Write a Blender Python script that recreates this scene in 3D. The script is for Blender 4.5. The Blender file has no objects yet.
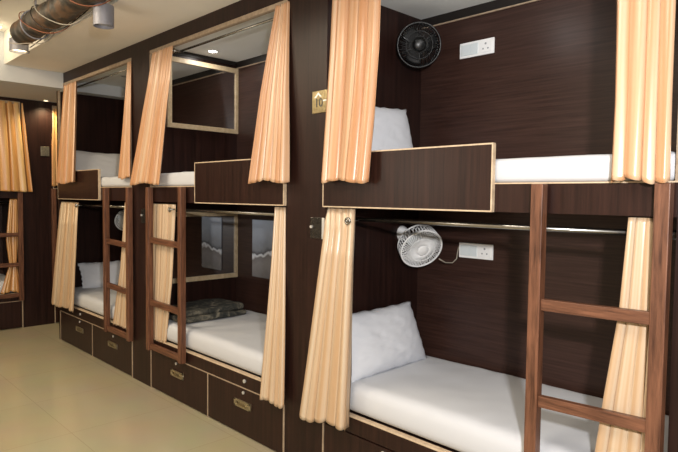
import bpy, bmesh, math, random
from mathutils import Vector, Matrix, noise
random.seed(7)
SC = bpy.context.scene
COL = SC.collection
PI = math.pi

# ------------------------------------------------------------------ materials
def newmat(name):
    m = bpy.data.materials.new(name); m.use_nodes = True
    nt = m.node_tree; b = nt.nodes['Principled BSDF']
    return m, nt, b
def simple(name, col, rough=.5, metal=0, spec=.5, noise_amt=0, nscale=20, bump=0, coat=0):
    m, nt, b = newmat(name)
    b.inputs['Base Color'].default_value = (*col, 1)
    b.inputs['Roughness'].default_value = rough
    b.inputs['Metallic'].default_value = metal
    b.inputs['Specular IOR Level'].default_value = spec
    b.inputs['Coat Weight'].default_value = coat
    if noise_amt or bump:
        tc = nt.nodes.new('ShaderNodeTexCoord'); n = nt.nodes.new('ShaderNodeTexNoise')
        n.inputs['Scale'].default_value = nscale; n.inputs['Detail'].default_value = 5
        nt.links.new(tc.outputs['Object'], n.inputs['Vector'])
        if noise_amt:
            r = nt.nodes.new('ShaderNodeValToRGB')
            r.color_ramp.elements[0].position = .3; r.color_ramp.elements[1].position = .7
            r.color_ramp.elements[0].color = (*[c * (1 - noise_amt) for c in col], 1)
            r.color_ramp.elements[1].color = (*[min(1, c * (1 + noise_amt)) for c in col], 1)
            nt.links.new(n.outputs['Fac'], r.inputs['Fac']); nt.links.new(r.outputs['Color'], b.inputs['Base Color'])
        if bump:
            bp = nt.nodes.new('ShaderNodeBump'); bp.inputs['Strength'].default_value = bump; bp.inputs['Distance'].default_value = .01
            nt.links.new(n.outputs['Fac'], bp.inputs['Height']); nt.links.new(bp.outputs['Normal'], b.inputs['Normal'])
    return m
def wood(name, dark, light, scale, rough=.35, spec=.5, bump=.05, lo=.35, hi=.7):
    """stretched-noise grain; scale = (x, y, z) frequencies"""
    m, nt, b = newmat(name)
    tc = nt.nodes.new('ShaderNodeTexCoord'); mp = nt.nodes.new('ShaderNodeMapping')
    mp.inputs['Scale'].default_value = scale
    n = nt.nodes.new('ShaderNodeTexNoise'); n.inputs['Scale'].default_value = 1; n.inputs['Detail'].default_value = 7
    n.inputs['Roughness'].default_value = .62; n.inputs['Distortion'].default_value = .25
    r = nt.nodes.new('ShaderNodeValToRGB'); r.color_ramp.elements[0].position = lo; r.color_ramp.elements[1].position = hi
    r.color_ramp.elements[0].color = (*dark, 1); r.color_ramp.elements[1].color = (*light, 1)
    bp = nt.nodes.new('ShaderNodeBump'); bp.inputs['Strength'].default_value = bump; bp.inputs['Distance'].default_value = .004
    L = nt.links.new
    L(tc.outputs['Object'], mp.inputs['Vector']); L(mp.outputs['Vector'], n.inputs['Vector'])
    L(n.outputs['Fac'], r.inputs['Fac']); L(r.outputs['Color'], b.inputs['Base Color'])
    L(n.outputs['Fac'], bp.inputs['Height']); L(bp.outputs['Normal'], b.inputs['Normal'])
    b.inputs['Roughness'].default_value = rough; b.inputs['Specular IOR Level'].default_value = spec
    return m
DK, LT = (.0105, .0040, .0030), (.029, .0115, .0085)
M = {}
M['lam_v'] = wood('wenge_laminate_upright', DK, LT, (38, 38, 1.6), .38, .28)
M['lam_h'] = wood('wenge_laminate_level', (.026, .0115, .0085), (.052, .025, .0190), (3, 3, 95), .4, .3, .03)
M['lam_f'] = wood('wenge_laminate_front', (.0125, .0045, .0034), (.034, .0135, .0095), (45, 45, 1.5), .36, .28)
M['lam_dark'] = simple('dark_cornice', (.008, .005, .004), .45, noise_amt=.3)
M['strip'] = wood('pale_beading', (.48, .36, .24), (.66, .52, .37), (30, 30, 30), .45)
M['strip_dull'] = wood('pale_beading_dull', (.30, .22, .15), (.44, .34, .24), (30, 30, 30), .45)
M['mframe'] = wood('pale_mirror_frame', (.40, .30, .18), (.55, .44, .29), (30, 30, 30), .4)
M['ladder'] = wood('red_brown_timber', (.050, .019, .010), (.215, .092, .050), (60, 60, 5), .42, .4, .3, .3, .72)
M['ladder_r'] = wood('red_brown_timber_level', (.050, .019, .010), (.215, .092, .050), (5, 60, 60), .42, .4, .3, .3, .72)
M['sheet'] = simple('white_sheet', (.58, .595, .63), .8, spec=.2, bump=.12, nscale=9)
M['sheet2'] = simple('white_cotton', (.68, .70, .75), .85, spec=.2, bump=.10, nscale=14)
M['greysheet'] = simple('grey_white_cotton', (.80, .78, .75), .85, spec=.2, bump=.2, nscale=14)
M['chrome'] = simple('brushed_steel', (.36, .35, .33), .25, 1)
M['brass'] = simple('brass', (.34, .28, .16), .3, 1, noise_amt=.25, nscale=60)
M['brass_dull'] = simple('aged_brass', (.55, .49, .36), .38, 1, noise_amt=.3, nscale=90)
M['smoke'] = simple('smoked_plate', (.03, .026, .022), .15, .3, noise_amt=.4, nscale=50)
M['silver'] = simple('silver', (.8, .8, .78), .3, .6)
M['black_pl'] = simple('black_plastic', (.005, .0055, .006), .35)
M['white_pl'] = simple('white_plastic', (.86, .87, .88), .35)
M['grey_pl'] = simple('pale_grey_plastic', (.66, .72, .75), .35)
M['mark_soft'] = simple('soft_grey_mark', (.32, .34, .36), .5)
M['mark'] = simple('dark_mark', (.05, .05, .05), .5)
M['grey_metal'] = simple('grey_painted_metal', (.24, .24, .27), .45, .2)
M['ceil'] = simple('ceiling_plaster', (.80, .765, .69), .8, noise_amt=.04, nscale=2)
M['bunk_ceil'] = simple('white_ceiling_board', (.80, .82, .80), .7, noise_amt=.02, nscale=3)
M['bulk'] = simple('grey_white_plaster', (.54, .56, .57), .8, noise_amt=.03, nscale=3)
M['wall'] = simple('cream_wall', (.70, .64, .54), .8, noise_amt=.04, nscale=2)
M['wallwood'] = wood('dark_wall_laminate', DK, LT, (38, 38, 1.6), .4)
M['mirror'] = simple('mirror_glass', (.62, .62, .62), .02, 1)
M['orange'] = simple('orange_cable', (.22, .07, .03), .5)
M['cable'] = simple('pale_cable', (.30, .27, .22), .5)

def mat_duct():
    m, nt, b = newmat('flexible_duct_lagging')
    tc = nt.nodes.new('ShaderNodeTexCoord'); n = nt.nodes.new('ShaderNodeTexNoise'); n.inputs['Scale'].default_value = 9
    n.inputs['Detail'].default_value = 6
    r = nt.nodes.new('ShaderNodeValToRGB')
    for p, c in ((.35, (.022, .019, .016)), (.5, (.06, .052, .04)), (.62, (.12, .07, .04))):
        e = r.color_ramp.elements.new(p); e.color = (*c, 1)
    r.color_ramp.elements.remove(r.color_ramp.elements[0])
    r.color_ramp.elements[-1].color = (.16, .12, .08, 1)
    nt.links.new(tc.outputs['Object'], n.inputs['Vector']); nt.links.new(n.outputs['Fac'], r.inputs['Fac'])
    nt.links.new(r.outputs['Color'], b.inputs['Base Color']); b.inputs['Roughness'].default_value = .45
    b.inputs['Metallic'].default_value = .2
    return m
M['duct'] = mat_duct()

def mat_curtain(name, a, bcol, c):
    m, nt, b = newmat(name)
    uv = nt.nodes.new('ShaderNodeUVMap'); uv.uv_map = 'UVMap'
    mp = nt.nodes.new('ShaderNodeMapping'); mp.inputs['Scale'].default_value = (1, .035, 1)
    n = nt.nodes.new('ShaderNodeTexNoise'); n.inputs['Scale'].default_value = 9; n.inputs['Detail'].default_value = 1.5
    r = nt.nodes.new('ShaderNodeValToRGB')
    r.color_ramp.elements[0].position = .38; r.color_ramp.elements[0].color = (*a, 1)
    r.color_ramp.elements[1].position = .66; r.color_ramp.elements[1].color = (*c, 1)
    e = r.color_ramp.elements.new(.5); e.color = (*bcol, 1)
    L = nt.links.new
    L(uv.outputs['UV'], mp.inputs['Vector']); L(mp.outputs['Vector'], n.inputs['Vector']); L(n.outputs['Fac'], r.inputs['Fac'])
    L(r.outputs['Color'], b.inputs['Base Color'])
    b.inputs['Roughness'].default_value = .33; b.inputs['Specular IOR Level'].default_value = .9
    b.inputs['Sheen Weight'].default_value = .05
    # a little light passes through the cloth
    tr = nt.nodes.new('ShaderNodeBsdfTranslucent'); mx = nt.nodes.new('ShaderNodeMixShader'); mx.inputs['Fac'].default_value = .06
    L(r.outputs['Color'], tr.inputs['Color'])
    L(b.outputs['BSDF'], mx.inputs[1]); L(tr.outputs['BSDF'], mx.inputs[2])
    L(mx.outputs['Shader'], nt.nodes['Material Output'].inputs['Surface'])
    return m
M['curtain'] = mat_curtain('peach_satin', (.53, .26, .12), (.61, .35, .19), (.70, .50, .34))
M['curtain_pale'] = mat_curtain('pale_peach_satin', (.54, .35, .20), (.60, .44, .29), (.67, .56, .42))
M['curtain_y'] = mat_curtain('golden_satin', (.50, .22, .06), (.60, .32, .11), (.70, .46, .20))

def mat_floor():
    m, nt, b = newmat('polished_beige_tiles')
    tc = nt.nodes.new('ShaderNodeTexCoord'); mp = nt.nodes.new('ShaderNodeMapping')
    mp.inputs['Location'].default_value = (.15, .86, 0)
    br = nt.nodes.new('ShaderNodeTexBrick'); br.offset = 0; br.squash = 1
    br.inputs['Scale'].default_value = 1; br.inputs['Mortar Size'].default_value = .0025
    br.inputs['Brick Width'].default_value = .8; br.inputs['Row Height'].default_value = .8
    br.inputs['Color1'].default_value = (.46, .40, .265, 1); br.inputs['Color2'].default_value = (.45, .39, .255, 1)
    br.inputs['Mortar'].default_value = (.38, .31, .20, 1)
    n = nt.nodes.new('ShaderNodeTexNoise'); n.inputs['Scale'].default_value = 2.2; n.inputs['Detail'].default_value = 4
    mx = nt.nodes.new('ShaderNodeMix'); mx.data_type = 'RGBA'; mx.blend_type = 'MULTIPLY'; mx.inputs['Factor'].default_value = .22
    L = nt.links.new
    L(tc.outputs['Object'], mp.inputs['Vector']); L(mp.outputs['Vector'], br.inputs['Vector']); L(tc.outputs['Object'], n.inputs['Vector'])
    L(br.outputs['Color'], mx.inputs['A']); L(n.outputs['Color'], mx.inputs['B']); L(mx.outputs['Result'], b.inputs['Base Color'])
    b.inputs['Roughness'].default_value = .2; b.inputs['Specular IOR Level'].default_value = .45
    return m
M['floor'] = mat_floor()

def mat_blanket():
    m, nt, b = newmat('dark_patterned_blanket')
    tc = nt.nodes.new('ShaderNodeTexCoord'); v = nt.nodes.new('ShaderNodeTexNoise'); v.inputs['Scale'].default_value = 11
    v.inputs['Detail'].default_value = 3; v.inputs['Distortion'].default_value = 1.5
    r = nt.nodes.new('ShaderNodeValToRGB')
    r.color_ramp.elements[0].position = .42; r.color_ramp.elements[0].color = (.022, .024, .022, 1)
    r.color_ramp.elements[1].position = .68; r.color_ramp.elements[1].color = (.20, .18, .135, 1)
    e = r.color_ramp.elements.new(.55); e.color = (.065, .062, .05, 1)
    nt.links.new(tc.outputs['Object'], v.inputs['Vector']); nt.links.new(v.outputs['Fac'], r.inputs['Fac'])
    nt.links.new(r.outputs['Color'], b.inputs['Base Color']); b.inputs['Roughness'].default_value = .9
    return m
M['blanket'] = mat_blanket()

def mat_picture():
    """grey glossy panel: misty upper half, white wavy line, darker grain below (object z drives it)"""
    m, nt, b = newmat('grey_picture_print_glow')
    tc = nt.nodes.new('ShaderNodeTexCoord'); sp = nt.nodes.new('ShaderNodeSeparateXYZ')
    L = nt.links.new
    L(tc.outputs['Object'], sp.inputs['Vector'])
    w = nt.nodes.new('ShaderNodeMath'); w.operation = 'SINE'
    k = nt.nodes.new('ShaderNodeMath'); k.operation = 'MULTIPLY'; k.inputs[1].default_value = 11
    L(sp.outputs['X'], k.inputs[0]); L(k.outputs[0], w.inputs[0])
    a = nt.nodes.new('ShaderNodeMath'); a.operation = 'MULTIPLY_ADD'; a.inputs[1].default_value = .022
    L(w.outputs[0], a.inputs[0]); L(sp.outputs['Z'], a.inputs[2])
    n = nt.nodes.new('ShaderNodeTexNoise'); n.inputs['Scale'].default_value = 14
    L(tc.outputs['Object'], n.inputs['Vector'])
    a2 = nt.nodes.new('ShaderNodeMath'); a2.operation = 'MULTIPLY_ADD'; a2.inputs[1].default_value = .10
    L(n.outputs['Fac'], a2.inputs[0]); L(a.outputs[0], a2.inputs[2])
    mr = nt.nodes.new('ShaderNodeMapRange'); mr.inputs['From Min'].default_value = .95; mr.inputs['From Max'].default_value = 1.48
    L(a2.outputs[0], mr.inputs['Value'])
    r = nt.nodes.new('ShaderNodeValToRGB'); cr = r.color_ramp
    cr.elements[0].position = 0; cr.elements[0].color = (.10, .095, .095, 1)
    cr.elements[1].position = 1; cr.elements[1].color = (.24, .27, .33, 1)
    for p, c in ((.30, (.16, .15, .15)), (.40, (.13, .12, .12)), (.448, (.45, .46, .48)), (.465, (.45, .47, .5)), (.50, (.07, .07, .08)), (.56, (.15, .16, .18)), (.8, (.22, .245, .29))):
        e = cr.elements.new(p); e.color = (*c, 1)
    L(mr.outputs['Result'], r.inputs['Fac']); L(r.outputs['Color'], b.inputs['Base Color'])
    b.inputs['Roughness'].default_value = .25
    L(r.outputs['Color'], b.inputs['Emission Color']); b.inputs['Emission Strength'].default_value = .25  # faint self-glow lifts the print's brightness; the panel is no lamp
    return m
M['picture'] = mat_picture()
def emis(name, col, s):
    m, nt, b = newmat(name)
    b.inputs['Base Color'].default_value = (*col, 1); b.inputs['Emission Color'].default_value = (*col, 1)
    b.inputs['Emission Strength'].default_value = s
    return m
M['lamp'] = emis('lamp_face', (1, .97, .9), 14)
M['lamp_off'] = simple('unlit_lamp_face', (.35, .35, .36), .3)
M['lamp_w'] = emis('warm_lamp_face', (1, .82, .5), 5)

# ------------------------------------------------------------------ mesh helpers
def bx(bm, x0, x1, y0, y1, z0, z1):
    vs = [bm.verts.new((x, y, z)) for z in (z0, z1) for y in (y0, y1) for x in (x0, x1)]
    for f in ((0, 2, 3, 1), (4, 5, 7, 6), (0, 1, 5, 4), (2, 6, 7, 3), (0, 4, 6, 2), (1, 3, 7, 5)):
        bm.faces.new([vs[i] for i in f])
def tube(bm, pts, r, n=10, cap=True, rs=None):
    pts = [Vector(p) for p in pts]; rings = []
    prev = None
    for i, p in enumerate(pts):
        t = (pts[min(i + 1, len(pts) - 1)] - pts[max(i - 1, 0)]).normalized()
        if prev is None:
            a = Vector((0, 0, 1)) if abs(t.z) < .9 else Vector((1, 0, 0))
            u = t.cross(a).normalized()
        else:
            u = (prev - t * prev.dot(t)).normalized()
        prev = u; v = t.cross(u); rr = rs[i] if rs else r
        rings.append([bm.verts.new(p + (u * math.cos(2 * PI * k / n) + v * math.sin(2 * PI * k / n)) * rr) for k in range(n)])
    for a, b in zip(rings, rings[1:]):
        for k in range(n):
            bm.faces.new((a[k], a[(k + 1) % n], b[(k + 1) % n], b[k]))
    if cap:
        bm.faces.new(list(reversed(rings[0]))); bm.faces.new(rings[-1])
def ring(bm, c, r, tr, axis_m=Matrix.Identity(3), n=40, m=8, sz=1.0):
    c = Vector(c); R = []
    for i in range(n):
        a = 2 * PI * i / n; row = []
        for j in range(m):
            b = 2 * PI * j / m
            p = Vector(((r + tr * math.cos(b)) * math.cos(a), (r + tr * math.cos(b)) * math.sin(a), tr * sz * math.sin(b)))
            row.append(bm.verts.new(c + axis_m @ p))
        R.append(row)
    for i in range(n):
        for j in range(m):
            bm.faces.new((R[i][j], R[(i + 1) % n][j], R[(i + 1) % n][(j + 1) % m], R[i][(j + 1) % m]))
def lathe(bm, prof, n=32, cap=True):
    R = [[bm.verts.new((r * math.cos(2 * PI * k / n), r * math.sin(2 * PI * k / n), z)) for k in range(n)] for r, z in prof]
    for a, b in zip(R, R[1:]):
        for k in range(n):
            bm.faces.new((a[k], a[(k + 1) % n], b[(k + 1) % n], b[k]))
    if cap:
        bm.faces.new(list(reversed(R[0]))); bm.faces.new(R[-1])
def obj(name, bm, mat, parent=None, bevel=0, smooth=False, solid=0, seg=2, weld=True):
    bmesh.ops.recalc_face_normals(bm, faces=bm.faces)
    me = bpy.data.meshes.new(name); bm.to_mesh(me); bm.free()
    me.materials.append(M[mat] if isinstance(mat, str) else mat)
    o = bpy.data.objects.new(name, me); COL.objects.link(o)
    if parent is not None: o.parent = parent
    if solid:
        md = o.modifiers.new('solid', 'SOLIDIFY'); md.thickness = solid; md.offset = 0
    if bevel:
        md = o.modifiers.new('bevel', 'BEVEL'); md.width = bevel; md.segments = seg; md.limit_method = 'ANGLE'
        md.harden_normals = False
    if smooth:
        for p in me.polygons: p.use_smooth = True
    return o
def box(name, x0, x1, y0, y1, z0, z1, mat, parent=None, bevel=0):
    bm = bmesh.new(); bx(bm, x0, x1, y0, y1, z0, z1)
    return obj(name, bm, mat, parent, bevel)
def thing(name, label, cat, loc=(0, 0, 0), rotz=0, group=None):
    o = bpy.data.objects.new(name, None); COL.objects.link(o)
    o.location = loc; o.rotation_euler = (0, 0, rotz); o.empty_display_size = .1
    return tag(o, label, cat, group)
def tag(o, label, cat, group=None):
    o['label'] = label; o['category'] = cat
    if group: o['group'] = group
    return o
def struct(o): o['kind'] = 'structure'; return o

# ------------------------------------------------------------------ the room
FX = -7.88                                   # front of the far row
struct(box('floor', -8.9, 1.6, -3.2, 2.3, -.1, 0, 'floor'))
bm = bmesh.new(); bx(bm, -6.76, 1.6, -.58, .9, 3.01, 3.42); bx(bm, -8.9, 1.6, -3.2, -.58, 3.34, 3.42)
struct(obj('ceiling', bm, 'ceil'))
bm = bmesh.new(); bx(bm, -8.9, -6.76, -3.2, 0, 2.84, 3.34); bx(bm, -8.9, -6.98, 0, 2.3, 2.84, 3.34)
struct(obj('trim_1', bm, 'bulk'))            # bulkhead over the far row
struct(box('trim_2', -6.76, 1.6, -.98, -.93, 3.27, 3.34, 'lam_dark'))  # dark beam
struct(box('wall_back', -6.98, 1.6, .9, 1.0, 0, 3.42, 'wallwood'))
struct(box('wall_front', -8.9, 1.6, -3.3, -3.2, 0, 3.42, 'wall'))
struct(box('wall_right', 1.6, 1.7, -3.3, 1.0, 0, 3.42, 'wall'))
struct(box('wall_left', -9.0, -8.9, -3.3, 2.4, 0, 3.42, 'wallwood'))
struct(box('wall_end', -8.9, -6.98, 2.3, 2.4, 0, 3.42, 'wallwood'))

# ------------------------------------------------------------------ partition columns
def column(x0, x1, label, loc=None, rotz=0, H=3.01):
    if loc is None: loc = (x0, 0, 0)
    t = thing('partition_column', label, 'column', loc, rotz, 'dark laminate columns between bunks')
    w = x1 - x0
    box('panel', 0, w, 0, .9, 0, H, 'lam_v', t)
    return t
column(-2.842, -2.48, 'wide dark laminate column between the nearest bunk and the middle one')
column(-5.05, -4.69, 'dark laminate column between the middle bunk and the bunk by the far corner')
column(-.635, -.27, 'dark laminate column at the right edge behind the nearest ladder')
column(0, .37, 'dark laminate column of the far row, lit from above', (FX, -.13, 0), PI / 2, 2.84)

# ------------------------------------------------------------------ bunk carcasses
def drawer(parent, x0, x1, plate_x, lock_x, dull):
    z0, z1 = .012, .336
    d = box('drawer', x0, x1, -.004, .40, z0, z1, 'lam_f', parent, .0015)
    if plate_x is not None:
        px, pw = plate_x, .20
        bm = bmesh.new(); z0, z1 = .198, .25
        bx(bm, px, px + pw, -.009, -.004, z0, z1)
        bx(bm, px, px + pw, -.014, -.009, z1 - .011, z1); bx(bm, px, px + pw, -.014, -.009, z0, z0 + .011)
        bx(bm, px, px + .02, -.014, -.009, z0, z1); bx(bm, px + pw - .02, px + pw, -.014, -.009, z0, z1)
        h = obj('handle', bm, 'brass_dull', d, .001); h['label'] = 'recessed brass pull plate'
        bm = bmesh.new()
        tube(bm, [(px + .035, -.011, .232), (px + .06, -.017, .218), (px + pw - .06, -.017, .218), (px + pw - .035, -.011, .232)], .004, 8)
        obj('grip', bm, 'brass', h, smooth=True)
    if lock_x is not None:
        bm = bmesh.new(); tube(bm, [(lock_x, -.003, .308), (lock_x, -.011, .308)], .011, 16)
        obj('lock', bm, 'silver', d, smooth=False)
    return d
def bunk(label, loc, rotz, W, guard, ceil_z=2.95, H=3.01, mid=None, plates=(), locks=(), board_locks=(), endL=0, top=2.90, beam=False, detail=True):
    t = thing('bunk_bed', label, 'bunk bed', loc, rotz, 'two-tier built-in bunks along the passage')
    # base
    mid = mid or W / 2
    drawer(t, .014, mid - .006, plates[0] if plates else None, locks[0] if locks else None, 0)
    drawer(t, mid + .006, W - .014, plates[1] if len(plates) > 1 else None, locks[1] if len(locks) > 1 else None, 0)
    for x in (0, mid - .006, W - .012): box('edge_strip', x, x + .012, -.006, .02, .0, .337, 'strip_dull', t)
    if detail != 3: box('edge_strip', 0, W, -.006, .02, .337, .344, 'strip_dull', t)
    b = box('bed_board', 0, W, -.002, .88, .344, .434, 'lam_f', t)
    for x in board_locks:
        bm = bmesh.new(); tube(bm, [(x, 0, .392), (x, -.010, .392)], .013, 16); obj('lock', bm, 'silver', b)
    box('bed_edge', 0, W, -.006, .03, .434, .444, 'strip', t, .002)
    # upper deck
    box('upper_deck', 0, W, .03, .88, 1.655, 1.744, 'lam_h', t)
    box('fascia', 0, W, 0, .03, 1.62, 1.744, 'lam_f', t)
    box('deck_edge', 0, W, -.004, .03, 1.744, 1.75, 'strip', t)
    g0, g1 = guard
    g = box('guard_board', g0, g1, -.022, 0, 1.626, 1.92, 'lam_f', t)
    bm = bmesh.new()
    bx(bm, g0 - .006, g1 + .006, -.023, .0, 1.92, 1.927); bx(bm, g0 - .006, g1 + .006, -.023, 0, 1.619, 1.626)
    bx(bm, g0 - .007, g0, -.023, 0, 1.626, 1.92); bx(bm, g1, g1 + .007, -.023, 0, 1.626, 1.92)
    obj('edge_strip', bm, 'strip', g)
    # back, ceiling, header
    bm = bmesh.new(); bx(bm, 0, W, .88, .898, .434, 1.655); obj('lower_back_panel', bm, 'lam_h', t)
    bm = bmesh.new(); bx(bm, 0, W, .88, .898, 1.744, ceil_z); obj('upper_back_panel', bm, 'lam_h', t)
    box('ceiling_panel', 0, W, .02, .898, ceil_z, ceil_z + .03, 'bunk_ceil', t)
    bm = bmesh.new(); bx(bm, 0, W, .868, .88, ceil_z - .055, ceil_z)
    if detail == 2: bx(bm, 0, .012, .02, .868, ceil_z - .035, ceil_z)
    obj('cornice', bm, 'lam_dark', t)
    box('cornice_strip', 0, W, .870, .88, ceil_z - .064, ceil_z - .056, 'strip_dull', t)
    box('header', 0, W, 0, .02, top, H, 'lam_v', t)
    box('top_edge', 0, W, -.004, .03, top - .032, top, 'strip_dull', t, .003)
    bm = bmesh.new()
    bm.free()
    if detail != 3: box('opening_strip', 0, .010, -.004, .02, 1.75, top - .032, 'strip_dull', t)
    box('opening_strip', W - .010, W, -.004, .02, 1.75, top - .032, 'strip_dull', t)
    if endL:
        e = box('end_panel', -endL, 0, 0, .898, 0, H, 'lam_v', t)
    if beam:
        box('white_beam', 0, .17, .02, .868, ceil_z - .12, ceil_z - .001, 'bulk', t)
    return t
bunk('nearest bunk with a black fan above and white fan below', (-2.48, 0, 0), 0, 1.845, (.006, 1.105), ceil_z=2.888, top=2.862,
     mid=.92, locks=(.48, 1.4), detail=3)
bunk('middle bunk with mirrors on its end wall and a folded dark blanket', (-4.69, 0, 0), 0, 1.848, (.775, 1.842), mid=.93,
     plates=(.37, 1.29), locks=(.45, 1.396), board_locks=(1.407,), detail=2)
bunk('far corner bunk with frilled white pillow, third along the passage', (-6.93, 0, 0), 0, 1.88, (.03, 1.17), mid=.94,
     plates=(.50, 1.35), locks=(.60, 1.46), board_locks=(.61,), endL=.05, beam=True)
bunk('bunk of the far row at the left edge with golden curtains', (FX, -1.975, 0), PI / 2, 1.845, (.006, .9), ceil_z=2.8, H=2.84, top=2.80)
bunk('bunk of the far row mostly hidden behind the corner', (FX, .24, 0), PI / 2, 1.845, (.8, 1.84), ceil_z=2.8, H=2.84, top=2.80)

# ------------------------------------------------------------------ soft boxes (mattresses)
def softbox(bm, x0, x1, y0, y1, z0, z1, r, n=(60, 30, 6), amp=.004, seed=0, bulge=0):
    c = Vector(((x0 + x1) / 2, (y0 + y1) / 2, (z0 + z1) / 2)); h = Vector(((x1 - x0) / 2, (y1 - y0) / 2, (z1 - z0) / 2))
    grid = {}
    def vert(i, j, k):
        key = (i, j, k)
        if key in grid: return grid[key]
        def cos_sp(i, n): return -1 + 2 * i / n
        p = Vector((cos_sp(i, n[0]) * h.x, cos_sp(j, n[1]) * h.y, cos_sp(k, n[2]) * h.z))
        q = Vector([max(-h[a] + r, min(h[a] - r, p[a])) for a in range(3)])
        d = p - q
        if d.length > 1e-6:
            # round each edge
            p = q + d * (r / max(d.length, r))
        w = p + c
        if k > 0:
            s = noise.noise(Vector((w.x * 2.3 + seed, w.y * 3.1, seed))) * amp * 2 + noise.noise(Vector((w.x * 9, w.y * 6, seed))) * amp
            w.z += s * (k / n[2]) + bulge * (1 - ((w.x - c.x) / h.x) ** 2) * (k / n[2])
            w.y += noise.noise(Vector((w.x * 4, w.z * 6, seed + 5))) * amp * .6 * (1 if j == 0 else 0)
        grid[key] = bm.verts.new(w); return grid[key]
    N = n
    for i in range(N[0]):
        for j in range(N[1]):
            for k in (0, N[2]): bm.faces.new((vert(i, j, k), vert(i + 1, j, k), vert(i + 1, j + 1, k), vert(i, j + 1, k)))
    for i in range(N[0]):
        for k in range(N[2]):
            for j in (0, N[1]): bm.faces.new((vert(i, j, k), vert(i + 1, j, k), vert(i + 1, j, k + 1), vert(i, j, k + 1)))
    for j in range(N[1]):
        for k in range(N[2]):
            for i in (0, N[0]): bm.faces.new((vert(i, j, k), vert(i, j + 1, k), vert(i, j + 1, k + 1), vert(i, j, k + 1)))
def mattress(label, x0, x1, z0, z1, y0=.008, y1=.872, mat='sheet', seed=0, r=.05, amp=.004, grp='sheeted mattresses on the bunks'):
    bm = bmesh.new(); softbox(bm, x0, x1, y0, y1, z0, z1, r, seed=seed, amp=amp)
    o = obj('mattress', bm, mat, smooth=True); return tag(o, label, 'mattress', grp)
mattress('white sheeted mattress on the lower tier of the nearest bunk', -2.474, -.641, .446, .622, seed=1, r=.06)
mattress('white sheeted mattress on the upper tier of the nearest bunk', -2.474, -.641, 1.75, 1.858, seed=2, r=.025, amp=.002)
mattress('white sheeted mattress under the dark blanket in the middle bunk', -4.684, -2.848, .446, .61, seed=3, r=.055)
mattress('cream sheeted mattress on the upper tier of the middle bunk', -4.684, -2.848, 1.75, 1.862, seed=4, r=.025, amp=.002)
mattress('white sheeted mattress on the lower tier of the far corner bunk', -6.92, -5.056, .446, .60, seed=5, r=.05)
mattress('cream sheeted mattress on the upper tier of the far corner bunk', -6.92, -5.056, 1.75, 1.85, seed=6, r=.03, amp=.006)
for i, (z0, z1, lb) in enumerate(((.446, .60, 'white mattress on the lower tier of the far row bunk at left edge'), (1.75, 1.85, 'white mattress on the upper tier of the far row bunk at left edge'))):
    bm = bmesh.new(); softbox(bm, FX - .872, FX - .02, -1.97, -.136, z0, z1, .04, n=(20, 30, 4), seed=9 + i)
    tag(obj('mattress', bm, 'sheet', smooth=True), lb, 'mattress', 'sheeted mattresses on the bunks')

# ------------------------------------------------------------------ pillows
def pillow(label, origin, ux, uz, w, h, th, mat='sheet2', seed=0, flange=.0, sag=0, wr=.004, grp='white pillows on the bunks', cat='pillow', name='pillow', pinch=.07, taper=0):
    """origin: bottom-left corner of its back; ux along the width, uz up the height; thickness along the cross product"""
    ux = Vector(ux).normalized(); uz = Vector(uz).normalized(); un = ux.cross(uz).normalized() * -1
    origin = Vector(origin); bm = bmesh.new(); N, K = 40, 32; V = {}
    for s in (0, 1):
        for i in range(N + 1):
            for j in range(K + 1):
                a, b = -1 + 2 * i / N, -1 + 2 * j / K
                edge = i in (0, N) or j in (0, K)
                if s == 1 and edge: V[1, i, j] = V[0, i, j]; continue
                fa, fb = min(1, abs(a) / (1 - flange)), min(1, abs(b) / (1 - flange))
                f = max(0, (1 - fa ** 3.2) * (1 - fb ** 3.2)) ** .5
                x = a * (1 - pinch * (1 - b * b) * abs(a) ** 3); z = b * (1 - pinch * (1 - a * a) * abs(b) ** 3)
                if edge or abs(a) > .86 or abs(b) > .86:
                    x += .014 * math.sin(b * 19 + seed * 2) * abs(a) ** 8; z += .012 * math.sin(a * 16 + seed) * abs(b) ** 8
                x -= taper * (b + 1) / 2 * (a + 1) / 2
                t = f * th / 2 * (1 if s else -1)
                wv = noise.noise(Vector((a * 2.4 + seed, b * 5 + a * 2.5, seed * 3 + s))) * wr + noise.noise(Vector((a * 6, b * 9 - a * 5, seed + s))) * wr * .6
                wv += wr * .9 * math.sin((b * 9 + a * 4) + seed) * max(0, abs(a) - .35) * (1 if s else 0)
                if flange and max(fa, fb) >= 1: wv += .006 * math.sin((a + b) * 25)
                p = origin + ux * (x * w / 2 + w / 2) + uz * (z * h / 2 + h / 2 - sag * (1 - a * a) * (b + 1) / 2) + un * (th / 2 + t + wv * (f if f > .1 else .5))
                V[s, i, j] = bm.verts.new(p)
    for s in (0, 1):
        for i in range(N):
            for j in range(K):
                bm.faces.new((V[s, i, j], V[s, i + 1, j], V[s, i + 1, j + 1], V[s, i, j + 1]))
    return tag(obj(name, bm, mat, smooth=True), label, cat, grp)
pillow('plump white pillow leaning in the corner under the white fan', (-2.215, .03, .632), (-.02, 1, .0), (-.36, .03, 1), .74, .40, .14, seed=1, wr=.008, flange=.03, pinch=.04, taper=.10)
pillow('white pillow standing behind the guard board below the black fan', (-2.27, .10, 1.855), (0, 1, .03), (-.25, 0, 1), .56, .41, .12, seed=4, flange=.03, pinch=.04)
pillow('frilled white pillow leaning on the end wall of the far corner bunk', (-6.66, .16, .60), (0, 1, 0), (-.45, 0, 1), .64, .34, .12, seed=7, flange=.07)
pillow('grey-white pillow heap on the upper tier of the far corner bunk', (-6.55, .02, 1.85), (0, 1, 0), (-.42, 0, 1), .82, .40, .16, 'greysheet', seed=10, sag=.03)

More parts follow.
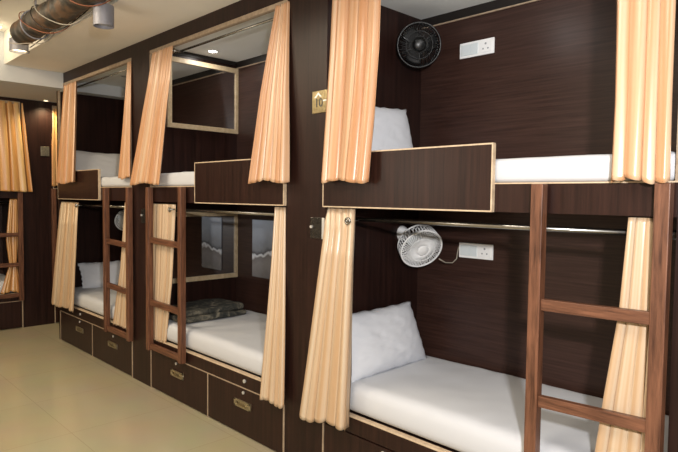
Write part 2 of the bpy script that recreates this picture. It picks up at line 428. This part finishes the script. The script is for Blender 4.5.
# ------------------------------------------------------------------ folded blanket
def blanket():
    t = thing('folded_blanket', 'folded dark patterned blanket on the lower tier of the middle bunk', 'blanket', (-4.47, .375, .614))
    bm = bmesh.new()
    softbox(bm, -.212, .215, -.31, .33, .0, .05, .022, n=(24, 30, 6), seed=3, amp=.006)
    obj('lower_fold', bm, 'blanket', t, smooth=True)
    bm = bmesh.new()
    softbox(bm, -.212, .19, -.30, .32, .046, .10, .024, n=(24, 30, 6), seed=8, amp=.010)
    obj('upper_fold', bm, 'blanket', t, smooth=True)
    return t
blanket()

# ------------------------------------------------------------------ curtains
def curtain(label, rows, nf, seed, A=(.010, .026), mat='curtain', rotated=None, grp='peach satin curtains of the bunks', ties=None, hem=.012, side=0):
    """rows: (z, x_left, x_right, y) from top to bottom; folds run down the cloth"""
    if rotated is None:      # rows were measured in the plane y = -0.02; carry them to the depth the cloth hangs at
        rows = [(1.6765 + (z - 1.6765) * (y + 2.3) / 2.28, xl * (y + 2.3) / 2.28, xr * (y + 2.3) / 2.28, y) for z, xl, xr, y in rows]
    rnd = random.Random(seed); bm = bmesh.new(); uvl = bm.loops.layers.uv.new('UVMap')
    NX, NZ = nf * 22, 56
    ph = rnd.random() * 6; p2 = rnd.random() * 6; p3 = rnd.random() * 6
    V = []
    ztop, zbot = rows[0][0], rows[-1][0]
    for j in range(NZ + 1):
        t = j / NZ; z = ztop + (zbot - ztop) * t
        for a, b in zip(rows, rows[1:]):
            if a[0] >= z >= b[0] - 1e-6: break
        s = (a[0] - z) / max(1e-6, a[0] - b[0]); ss = s
        xl = a[1] + (b[1] - a[1]) * ss; xr = a[2] + (b[2] - a[2]) * ss; y = a[3] + (b[3] - a[3]) * ss
        amp = A[0] + (A[1] - A[0]) * t
        row = []
        for i in range(NX + 1):
            u = i / NX
            uu = u + .028 * math.sin(2 * PI * 1.6 * u + p2) + .012 * math.sin(3 * t + 9 * u + p3) * t
            w = 2 * PI * nf * uu + ph
            cc = math.sin(w)
            bul = abs(math.sin(w / 2)) ** .8
            f = (2.1 * bul - 1.25) * (1 + .18 * math.sin(w * .37 + p2)) + .14 * math.sin(1.5 * w + 1.1 + .8 * t) * bul + .22 * math.sin(w * .43 + p3 + 1.2 * t)
            env = .75 + .25 * math.sin(5.3 * u + p3)
            x = xl + (xr - xl) * u - min(amp * .6, .26 * abs(xr - xl) / nf) * math.sin(w) * env * min(1, u * 8, (1 - u) * 8)
            yy = y - amp * f * env
            zz = z + (hem * math.sin(w + .6) * .5 + hem * .8 * math.sin(2.2 * u * PI + p2)) * t ** 5 + side * (u - .5) * t
            row.append((bm.verts.new((x, yy, zz)), u, t))
        V.append(row)
    for j in range(NZ):
        for i in range(NX):
            q = (V[j][i], V[j][i + 1], V[j + 1][i + 1], V[j + 1][i])
            f = bm.faces.new([a[0] for a in q])
            for l, a in zip(f.loops, q): l[uvl].uv = (a[1] * nf / 3, a[2])
    if rotated:
        bmesh.ops.transform(bm, matrix=rotated, verts=bm.verts)
    o = obj('curtain', bm, mat, smooth=True, solid=.002)
    return tag(o, label, 'curtain', grp)
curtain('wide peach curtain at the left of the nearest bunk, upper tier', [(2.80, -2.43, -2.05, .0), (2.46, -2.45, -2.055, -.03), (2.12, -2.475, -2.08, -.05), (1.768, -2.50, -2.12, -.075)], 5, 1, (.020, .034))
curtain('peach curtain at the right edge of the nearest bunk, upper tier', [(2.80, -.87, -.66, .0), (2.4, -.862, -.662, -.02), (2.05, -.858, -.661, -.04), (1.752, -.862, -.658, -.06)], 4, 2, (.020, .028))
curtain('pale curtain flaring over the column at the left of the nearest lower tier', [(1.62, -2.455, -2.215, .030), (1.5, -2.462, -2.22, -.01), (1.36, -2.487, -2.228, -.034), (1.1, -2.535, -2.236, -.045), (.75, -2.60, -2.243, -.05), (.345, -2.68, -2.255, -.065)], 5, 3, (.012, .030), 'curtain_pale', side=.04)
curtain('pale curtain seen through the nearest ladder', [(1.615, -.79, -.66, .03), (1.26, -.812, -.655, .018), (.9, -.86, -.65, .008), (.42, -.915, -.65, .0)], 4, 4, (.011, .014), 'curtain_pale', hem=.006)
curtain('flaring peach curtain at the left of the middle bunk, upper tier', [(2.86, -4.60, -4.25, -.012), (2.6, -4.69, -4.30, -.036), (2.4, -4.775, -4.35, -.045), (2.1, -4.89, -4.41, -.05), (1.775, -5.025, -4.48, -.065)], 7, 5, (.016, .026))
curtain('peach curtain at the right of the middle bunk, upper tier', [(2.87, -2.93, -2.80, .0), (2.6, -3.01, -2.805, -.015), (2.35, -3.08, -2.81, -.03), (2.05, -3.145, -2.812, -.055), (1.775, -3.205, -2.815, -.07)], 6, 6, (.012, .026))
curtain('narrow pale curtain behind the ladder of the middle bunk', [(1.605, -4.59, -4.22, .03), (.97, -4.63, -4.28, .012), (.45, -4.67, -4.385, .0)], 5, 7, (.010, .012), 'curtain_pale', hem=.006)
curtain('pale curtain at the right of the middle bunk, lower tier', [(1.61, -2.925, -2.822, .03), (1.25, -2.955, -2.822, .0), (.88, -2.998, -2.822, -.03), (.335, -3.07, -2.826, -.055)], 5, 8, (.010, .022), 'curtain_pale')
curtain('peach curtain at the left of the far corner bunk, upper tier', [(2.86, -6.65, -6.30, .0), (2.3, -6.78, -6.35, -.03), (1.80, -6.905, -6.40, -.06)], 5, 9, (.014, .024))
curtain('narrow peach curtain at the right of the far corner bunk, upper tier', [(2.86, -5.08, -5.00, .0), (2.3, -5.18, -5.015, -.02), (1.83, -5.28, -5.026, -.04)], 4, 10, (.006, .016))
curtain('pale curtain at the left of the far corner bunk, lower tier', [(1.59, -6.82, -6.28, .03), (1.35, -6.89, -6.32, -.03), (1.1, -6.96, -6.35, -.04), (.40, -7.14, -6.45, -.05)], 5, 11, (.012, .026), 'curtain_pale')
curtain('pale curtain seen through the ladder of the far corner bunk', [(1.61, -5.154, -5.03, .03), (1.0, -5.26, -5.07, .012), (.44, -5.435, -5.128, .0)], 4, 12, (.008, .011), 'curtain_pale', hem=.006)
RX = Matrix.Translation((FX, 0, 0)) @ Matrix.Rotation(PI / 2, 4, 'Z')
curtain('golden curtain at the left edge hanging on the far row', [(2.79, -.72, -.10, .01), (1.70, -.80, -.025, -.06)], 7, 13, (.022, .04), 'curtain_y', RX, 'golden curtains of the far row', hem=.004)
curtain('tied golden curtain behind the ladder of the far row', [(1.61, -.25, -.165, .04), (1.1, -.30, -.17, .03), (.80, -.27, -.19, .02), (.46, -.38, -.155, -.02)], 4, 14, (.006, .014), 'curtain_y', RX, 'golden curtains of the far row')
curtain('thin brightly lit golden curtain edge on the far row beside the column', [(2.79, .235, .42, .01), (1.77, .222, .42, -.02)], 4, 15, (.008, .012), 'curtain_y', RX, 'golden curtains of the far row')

# ------------------------------------------------------------------ curtain rods
def rod(label, x0, x1, z, y, loc=(0, 0, 0), rotz=0, r=.0125):
    t = thing('curtain_rod', label, 'curtain rod', loc, rotz, 'steel curtain rods across the bunks')
    bm = bmesh.new(); tube(bm, [(x0 + .012, y, z), (x1 - .012, y, z)], r, 14); obj('pole', bm, 'chrome', t, smooth=True)
    for s, x in ((1, x0), (-1, x1)):
        bm = bmesh.new(); tube(bm, [(x, y, z), (x + s * .012, y, z)], .026, 20); tube(bm, [(x + s * .012, y, z), (x + s * .045, y, z)], .018, 16)
        obj('bracket', bm, 'chrome', t)
    return t
def low_rod(*a, **k): return rod(*a, **k)
rod('steel rod over the lower tier of the nearest bunk', -2.48, -.635, 1.553, .075)
rod('steel rod over the lower tier of the middle bunk', -4.69, -2.842, 1.56, .075)
rod('steel rod over the lower tier of the far corner bunk', -6.93, -5.05, 1.56, .075)
rod('thin rod over the upper tier of the middle bunk', -4.69, -2.842, 2.845, .075, r=.009)
rod('thin rod over the upper tier of the far corner bunk', -6.76, -5.05, 2.845, .075, r=.009)
rod('thin rod over the upper tier of the nearest bunk', -2.48, -.635, 2.84, .075, r=.009)
rod('steel rod over the lower tier of the far row bunk', 0, 1.845, 1.56, .075, (FX, -1.975, 0), PI / 2)
# end rings where the curtain is screwed to the rod
def ring_thing(label, x, z, y=-.012):
    bm = bmesh.new()
    Rm = Matrix.Rotation(PI / 2, 3, 'X')
    ring(bm, (x, y, z), .017, .006, Rm, 20, 8); tube(bm, [(x, y + .005, z), (x, y - .012, z)], .008, 10)
    tube(bm, [(x, y, z), (x, y + .085, z + .005)], .006, 8)
    return tag(obj('curtain_hook', bm, 'chrome', smooth=True), label, 'hook', 'chrome hooks at the rod ends')
ring_thing('chrome hook on the lower curtain of the nearest bunk', -2.275, 1.545, -.02)
ring_thing('chrome hook on the lower curtain behind the middle ladder', -4.33, 1.56)
ring_thing('chrome hook on the lower curtain of the far corner bunk', -6.38, 1.555)
ring_thing('chrome hook on the upper curtain of the middle bunk', -4.28, 2.83, 0)

# ------------------------------------------------------------------ ladders
def ladder(label, x0, x1, rungs, loc=(0, 0, 0), rotz=0, z0=.35, z1=1.742, sw=.052, yo=-.014, grp='brown wooden bunk ladders'):
    t = thing('ladder', label, 'ladder', loc, rotz, grp)
    for x in (x0, x1 - sw):
        box('stile', x, x + sw, yo - .046, yo, z0, z1, 'ladder', t, .003)
    for z, s in rungs:
        bm = bmesh.new(); bx(bm, x0 + sw, x1 - sw, yo - .036, yo - .006, z - .024, z + .024)
        for v in bm.verts:
            v.co.z += s * (v.co.x - (x0 + x1) / 2)
        obj('rung', bm, 'ladder_r', t, .003)
    return t
ladder('brown wooden ladder in front of the nearest bunk at right', -1.165, -.643, [(1.247, .02), (.845, .04), (.42, 0)], z0=.3)
ladder('brown wooden ladder at the left end of the middle bunk', -4.665, -4.065, [(1.29, -.03), (.76, -.02), (.385, 0)])
ladder('brown wooden ladder at the right end of the far corner bunk', -5.565, -5.005, [(1.225, -.03), (.80, -.03), (.385, 0)])
ladder('brown wooden ladder of the far row bunk at the left edge', 1.25, 1.845, [(1.17, 0), (.80, 0), (.42, 0)], (FX, -1.975, 0), PI / 2)
ladder('dark ladder on the far row beside the corner of the passage', -.03, .57, [(1.2, 0), (.80, 0), (.42, 0)], (FX, .24, 0), PI / 2)

# ------------------------------------------------------------------ mirrors on the end wall of the middle bunk
def mirror(label, z0, z1):
    x = -4.69
    t = thing('wall_mirror', label, 'mirror', (x, .15, z0)); D = .745; h = z1 - z0; fw = .042
    box('glass', .002, .008, .02, D - .02, .02, h - .02, 'mirror', t)
    bm = bmesh.new()
    for a in ((0, D, 0, fw), (0, D, h - fw, h), (0, fw, fw, h - fw), (D - fw, D, fw, h - fw)): bx(bm, 0.0005, .024, *a)
    obj('frame', bm, 'mframe', t, .002)
    return t
mirror('pale wood framed mirror on the end wall of the middle upper tier', 2.27, 2.885)
mirror('pale wood framed mirror on the end wall of the middle lower tier', .895, 1.53)
# glossy unframed grey panel on the back wall of the middle lower tier
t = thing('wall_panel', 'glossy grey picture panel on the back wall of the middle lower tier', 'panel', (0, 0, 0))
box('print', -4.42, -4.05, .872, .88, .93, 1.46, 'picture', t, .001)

# ------------------------------------------------------------------ fans
def fan(label, centre, axis, R, body, mount, blade, cagecol, roll=0):
    ax = Vector(axis).normalized(); q = ax.to_track_quat('Z', 'Y').to_matrix().to_4x4()
    t = bpy.data.objects.new('wall_fan', None); COL.objects.link(t); t.matrix_world = Matrix.Translation(centre) @ q
    tag(t, label, 'fan', 'small wall fans in the bunks')
    d = .075     # drum depth
    bm = bmesh.new()
    ring(bm, (0, 0, d / 2), R, .006, n=48); ring(bm, (0, 0, -d / 2), R * .97, .005, n=48); ring(bm, (0, 0, d / 2 + .016), R * .62, .0025, n=40)
    for k in range(44):
        a = 2 * PI * k / 44; c, s = math.cos(a), math.sin(a)
        tube(bm, [(c * R * .97, s * R * .97, -d / 2), (c * R * 1.005, s * R * 1.005, 0), (c * R, s * R, d / 2)], .0035, 5)
    for k in range(54):
        a = 2 * PI * k / 54; a2 = a + .35; 
        pts = [(math.cos(a + .35 * (1 - r)) * R * r, math.sin(a + .35 * (1 - r)) * R * r, d / 2 + .022 * (1 - r ** 2)) for r in (1, .8, .6, .42, .25)]
        tube(bm, pts, .0021 if cagecol == 'black_pl' else .0030, 5)
    obj('grille', bm, cagecol, t, smooth=True)
    bm = bmesh.new(); lathe(bm, [(.001, d / 2 + .016), (R * .27, d / 2 + .016), (R * .30, d / 2 + .021), (R * .22, d / 2 + .028), (.001, d / 2 + .030)], 28)
    obj('badge', bm, cagecol, t, smooth=True)
    bm = bmesh.new()
    for k in range(28):
        a = 2 * PI * k / 28; tube(bm, [(math.cos(a) * R * .97, math.sin(a) * R * .97, -d / 2), (math.cos(a + .3) * R * .35, math.sin(a + .3) * R * .35, -d / 2 - .02)], .003, 5)
    obj('rear_grille', bm, cagecol, t, smooth=True)
    bm = bmesh.new(); lathe(bm, [(.001, -.115), (.032, -.112), (.044, -.095), (.046, -.05), (.035, -.03), (.03, .0), (.001, .001)], 28)
    obj('motor_housing', bm, body, t, smooth=True)
    hub = bmesh.new(); lathe(hub, [(.001, .0), (.026, .0), (.026, .022), (.012, .032), (.001, .032)], 24); obj('hub', hub, body, t, smooth=True)
    for k in range(3):
        bm = bmesh.new(); G = {}
        for i in range(9):
            for j in range(9):
                r = .02 + (R * .86 - .02) * i / 8; w = .5 + .75 * math.sin(PI * min(1, .15 + .75 * i / 8))
                a = 2 * PI * k / 3 + (-.5 + j / 8) * w + .25 * i / 8
                G[i, j] = bm.verts.new((r * math.cos(a), r * math.sin(a), .012 + (-.5 + j / 8) * .035 * (1 - .3 * i / 8)))
        for i in range(8):
            for j in range(8): bm.faces.new((G[i, j], G[i + 1, j], G[i + 1, j + 1], G[i, j + 1]))
        obj('blade', bm, blade, t, smooth=True, solid=.002)
    # wall mount: flange on the wall and arm up to the motor, built in world space then moved under the thing
    inv = t.matrix_world.inverted()
    back = Vector(centre) - ax * .085; mp = Vector(mount)
    bm = bmesh.new(); tube(bm, [back, (back + mp) / 2 + Vector((0, 0, .008)), mp + Vector((.03, 0, 0))], .018, 12)
    bm.transform(inv); obj('arm', bm, body, t, smooth=True)
    bm = bmesh.new(); tube(bm, [mp + Vector((.001, 0, 0)), mp + Vector((.010, 0, 0)), mp + Vector((.022, 0, 0)), mp + Vector((.045, 0, 0))], .04, 28, rs=[.052, .052, .046, .030])
    bm.transform(inv); obj('mount', bm, body, t, smooth=False)
    return t
fan('round black fan high in the corner of the nearest upper tier', (-2.325, .645, 2.648), (.70, -.66, -.22), .135, 'black_pl', (-2.48, .80, 2.66), 'black_pl', 'black_pl')
fan('round white fan tilted down in the nearest lower tier', (-2.30, .665, 1.372), (.80, -.42, -.50), .137, 'white_pl', (-2.48, .70, 1.44), 'grey_pl', 'white_pl')
fan('white fan half hidden behind the ladder of the far corner bunk', (-6.76, .70, 1.37), (.85, -.45, -.3), .12, 'white_pl', (-6.93, .80, 1.42), 'grey_pl', 'white_pl')
bm = bmesh.new()
P0 = [(-2.195, .735, 1.29), (-2.19, .80, 1.262), (-2.175, .855, 1.258), (-2.155, .873, 1.285), (-2.15, .874, 1.33), (-2.142, .874, 1.362), (-2.125, .874, 1.372)]
tube(bm, P0, .004, 8)
tag(obj('power_cord', bm, 'cable', smooth=True), 'pale cord running from the white fan to the socket plate', 'cord')

# ------------------------------------------------------------------ switch plates on the back wall
def switch_plate(label, x, z):
    t = thing('socket_plate', label, 'socket plate', (x, .88, z)); W, Hh = .248, .096
    box('plate', 0, W, -.010, 0, 0, Hh, 'white_pl', t, .003)
    box('blank_module', .012, .082, -.014, -.009, .014, Hh - .014, 'grey_pl', t, .002)
    s = box('rocker_switch', .084, .136, -.015, -.009, .014, Hh - .014, 'grey_pl', t, .002)
    o = box('socket', .146, W - .012, -.013, -.009, .014, Hh - .014, 'white_pl', t, .002)
    bm = bmesh.new(); cx = .146 + (W - .012 - .146) / 2
    for dx, dz, r in ((0, .018, .007), (-.017, -.012, .0055), (.017, -.012, .0055)):
        tube(bm, [(cx + dx, -.0128, Hh / 2 + dz), (cx + dx, -.0138, Hh / 2 + dz)], r, 14)
    obj('socket_hole', bm, 'mark_soft', o)
    return t
switch_plate('white socket plate on the back wall near the black fan', -2.165, 2.573)
switch_plate('white socket plate with a cord plugged beside the white fan', -2.137, 1.298)

# ------------------------------------------------------------------ number plates
def text_mesh(s, size, ext=.001):
    c = bpy.data.curves.new('t', 'FONT'); c.body = s; c.size = size; c.extrude = ext; c.align_x = 'CENTER'; c.align_y = 'CENTER'
    o = bpy.data.objects.new('t', c); COL.objects.link(o); dg = bpy.context.evaluated_depsgraph_get()
    me = bpy.data.meshes.new_from_object(o.evaluated_get(dg)); bpy.data.objects.remove(o)
    return me
def number_plate(label, x0, z0, w, h, mat, num=None, silver_edge=False, loc=None, rotz=0):
    t = thing('number_plate', label, 'number plate', loc or (x0, 0, z0), rotz, None)
    box('plate', 0, w, -.005, 0, 0, h, mat, t, .0015)
    if num:
        me = text_mesh(num, .072); me.materials.append(M['mark'])
        n = bpy.data.objects.new('numeral', me); COL.objects.link(n); n.parent = t
        n.location = (w * .45, -.0055, h * .44); n.rotation_euler = (PI / 2, 0, 0)
        bm = bmesh.new()     # bright up arrow and side dash
        vs = [bm.verts.new(p) for p in ((w * .16, -.0065, h * .70), (w * .42, -.0065, h * .93), (w * .66, -.0065, h * .72), (w * .54, -.0065, h * .72), (w * .42, -.0065, h * .82), (w * .27, -.0065, h * .68))]
        bm.faces.new(vs); bx(bm, w * .74, w * .97, -.0065, -.005, h * .50, h * .56)
        obj('arrow_mark', bm, 'silver', t, solid=.0006)
    if silver_edge:
        box('edge', w - .02, w, -.009, -.005, 0, h, 'silver', t, .001)
        bm = bmesh.new(); tube(bm, [(.012, -.005, h * .55), (.012, -.013, h * .55)], .009, 14); obj('screw', bm, 'silver', t)
    return t
number_plate('brass plate reading 10 beside the nearest upper curtain', -2.60, 2.17, .13, .13, 'brass', '10')
number_plate('dark glossy plate with silver edge beside the nearest lower curtain', -2.606, 1.43, .125, .125, 'smoke', silver_edge=True)
number_plate('bright plate on the column behind the middle ladder', -4.86, 1.43, .12, .125, 'smoke', silver_edge=True)
number_plate('silver plate cut by the right edge of the photo', -.632, 1.80, .13, .08, 'silver')
number_plate('dim brass plate on the far row column', 0, 0, .10, .12, 'brass_dull', loc=(FX, .10, 2.155), rotz=PI / 2)

# ------------------------------------------------------------------ duct, cables, lamps overhead
t = thing('air_duct', 'dark wrapped cylindrical duct hanging over the passage', 'duct', (-5.5, -.76, 3.045))
bm = bmesh.new(); R = .098; L = 6.4; n = 260; pts = []; rs = []
for i in range(n + 1):
    pts.append((L * i / n, .006 * math.sin(i * .21), .006 * math.sin(i * .13))); rs.append(R * (1 + .035 * math.sin(i * 1.3)))
tube(bm, pts, R, 24, rs=rs); obj('lagging', bm, 'duct', t, smooth=True)
bm = bmesh.new()
tube(bm, [(-.03, 0, 0), (0, 0, 0)], .085, 20); obj('end_cap', bm, 'grey_metal', t)
for k in range(4):
    bm = bmesh.new(); x = .35 + 1.6 * k; bx(bm, x, x + .03, -.004, .004, .10, .295); ring(bm, (x + .015, 0, 0), .112, .006, Matrix.Rotation(PI / 2, 3, 'Y'), 28, 6)
    obj('hanger', bm, 'grey_metal', t)
def cable(label, mat, x0, x1, ph, off, seed):
    rnd = random.Random(seed); bm = bmesh.new(); pts = []
    N = 90
    for i in range(N + 1):
        s = i / N; x = x0 + .25 + (x1 - x0) * s; a = ph + s * (x1 - x0) * 7 + .5 * math.sin(9 * s + seed)
        r = .118 + off + .012 * math.sin(23 * s + seed)
        pts.append((x, -.76 + r * math.cos(a), 3.045 + r * math.sin(a)))
    tube(bm, pts, .0042, 6)
    return tag(obj('cable', bm, mat, smooth=True), label, 'cable', 'cables wound around the duct')
cable('orange cable wound round the ceiling duct', 'orange', -5.6, -3.6, 1.0, .004, 1)
cable('pale cable wound loosely round the ceiling duct', 'cable', -5.75, -4.4, 3.4, .012, 2)
cable('dark cable wound along the ceiling duct', 'lam_dark', -5.7, -4.2, 5.0, .008, 3)
def can_light(label, x, y, z, h, r, on):
    t = thing('ceiling_can_light', label, 'spotlight', (x, y, z), 0, 'grey can lights under the duct')
    bm = bmesh.new(); n = 32
    lathe(bm, [(r, 0), (r, h), (r * .5, h + .004)], n, cap=False)
    lathe(bm, [(r - .005, .0), (r - .006, .03)], n, cap=False); lathe(bm, [(r - .005, 0), (r, 0)], n, cap=False)
    bx(bm, -.012, .012, -.012, .012, h, h + .05)
    obj('can', bm, 'grey_metal', t, smooth=False)
    bm = bmesh.new(); tube(bm, [(0, 0, .022), (0, 0, .03)], r - .008, 28); obj('lens', bm, 'lamp_w' if on else 'lamp_off', t)
    return t
can_light('nearer grey can light hanging below the duct', -4.03, -.66, 2.83, .14, .068, False)
can_light('farther grey can light at the end of the duct', -6.02, -.64, 3.0, .11, .085, True)
def down(label, x, y, z, on, mat='lamp', r=.035, axis=1):
    t = thing('recessed_downlight', label, 'downlight', (x, y, z), 0, 'recessed downlights')
    bm = bmesh.new(); ring(bm, (0, 0, -.002), r + .008, .006, n=32, m=8, sz=.5); obj('rim', bm, 'silver', t, smooth=True)
    bm = bmesh.new(); tube(bm, [(0, 0, -.003), (0, 0, -.0005)], r, 28); obj('lens', bm, mat if on else 'lamp_off', t)
down('lit round downlight in the ceiling of the middle upper tier', -4.49, .49, 2.95, True)
down('round downlight in the ceiling of the nearest bunk', -2.30, .40, 2.888, True, r=.035)
down('unlit round downlight in the ceiling of the far corner bunk', -6.12, .42, 2.95, False, r=.045)
down('small bright downlight above the far row column', -7.79, .14, 2.84, True, 'lamp_w', .025)
down('bright downlight at the left edge by the duct', -6.60, -.70, 3.34, True, 'lamp_w', .06)

# ------------------------------------------------------------------ lights
def light(kind, name, loc, energy, col, size=.1, target=None, size_y=None, spot=None, blend=.5):
    l = bpy.data.lights.new(name, kind); l.energy = energy; l.color = col
    if kind == 'AREA':
        l.size = size
        if size_y: l.shape = 'RECTANGLE'; l.size_y = size_y
    else: l.shadow_soft_size = size
    if kind == 'SPOT': l.spot_size = spot; l.spot_blend = blend
    o = bpy.data.objects.new(name, l); COL.objects.link(o); o.location = loc
    if target is not None:
        o.rotation_euler = (Vector(target) - Vector(loc)).to_track_quat('-Z', 'Y').to_euler()
    return o
CAM = Vector((0, -2.3, 1.6765))
light('AREA', 'flash_lamp', (.30, -2.24, 2.02), 98, (1, .98, .97), .10, target=(-1.9, .3, 1.3))
light('AREA', 'passage_lamp_near', (-1.6, -1.9, 3.30), 40, (1, .90, .76), .9, target=(-1.6, -1.6, 0))
light('AREA', 'passage_lamp_mid', (-4.2, -2.1, 3.25), 44, (1, .86, .66), .9, target=(-4.2, -1.2, 0))
light('AREA', 'passage_lamp_far', (-5.6, -2.2, 3.2), 30, (1, .82, .58), .5, target=(-6.6, -.6, .8))
light('AREA', 'middle_bunk_lamp', (-4.49, .49, 2.942), 3.5, (1, .95, .88), .06, target=(-4.3, .49, 0))
light('SPOT', 'far_column_lamp', (-7.74, .16, 2.80), 34, (1, .78, .45), .03, target=(-7.82, .12, 1.2), spot=2.4, blend=.8)
light('POINT', 'nearest_bunk_lamp', (-1.7, .30, 2.74), 2.6, (1, .98, .96), .05)
light('POINT', 'unseen_passage_fill', (-3.6, -2.35, 1.9), 26, (1, .93, .82), .35)  # unseen fill added in mid-air to brighten the ceiling, no fitting there
light('AREA', 'far_row_added_fill', (-6.85, -1.5, 2.82), 11, (1, .78, .46), .2, target=(-7.88, -.4, 1.5))  # warm fill added to brighten the far row curtains, not a fixture
light('POINT', 'duct_end_lamp', (-6.55, -.76, 3.22), 1.2, (1, .85, .6), .05)
w = bpy.data.worlds.new('world'); SC.world = w; w.use_nodes = True
w.node_tree.nodes['Background'].inputs['Color'].default_value = (.9, .85, .8, 1); w.node_tree.nodes['Background'].inputs['Strength'].default_value = .25

# ------------------------------------------------------------------ camera
f = 577.27
a, b, c = math.radians(-45.7836), math.radians(-2.8413), math.radians(.6937)
fw = Vector((math.sin(a) * math.cos(b), math.cos(a) * math.cos(b), math.sin(b)))
rt = Vector((math.cos(a), -math.sin(a), 0)); up = rt.cross(fw)
r2 = rt * math.cos(c) + up * math.sin(c); u2 = up * math.cos(c) - rt * math.sin(c)
cd = bpy.data.cameras.new('camera'); cd.sensor_width = 36; cd.lens = f / 678 * 36; cd.clip_start = .05
co = bpy.data.objects.new('camera', cd); COL.objects.link(co)
mm = Matrix((r2, u2, -fw)).transposed().to_4x4(); mm.translation = CAM
co.matrix_world = mm; SC.camera = co
SC.view_settings.view_transform = 'Standard'
SC.view_settings.look = 'None'
SC.view_settings.exposure = 0
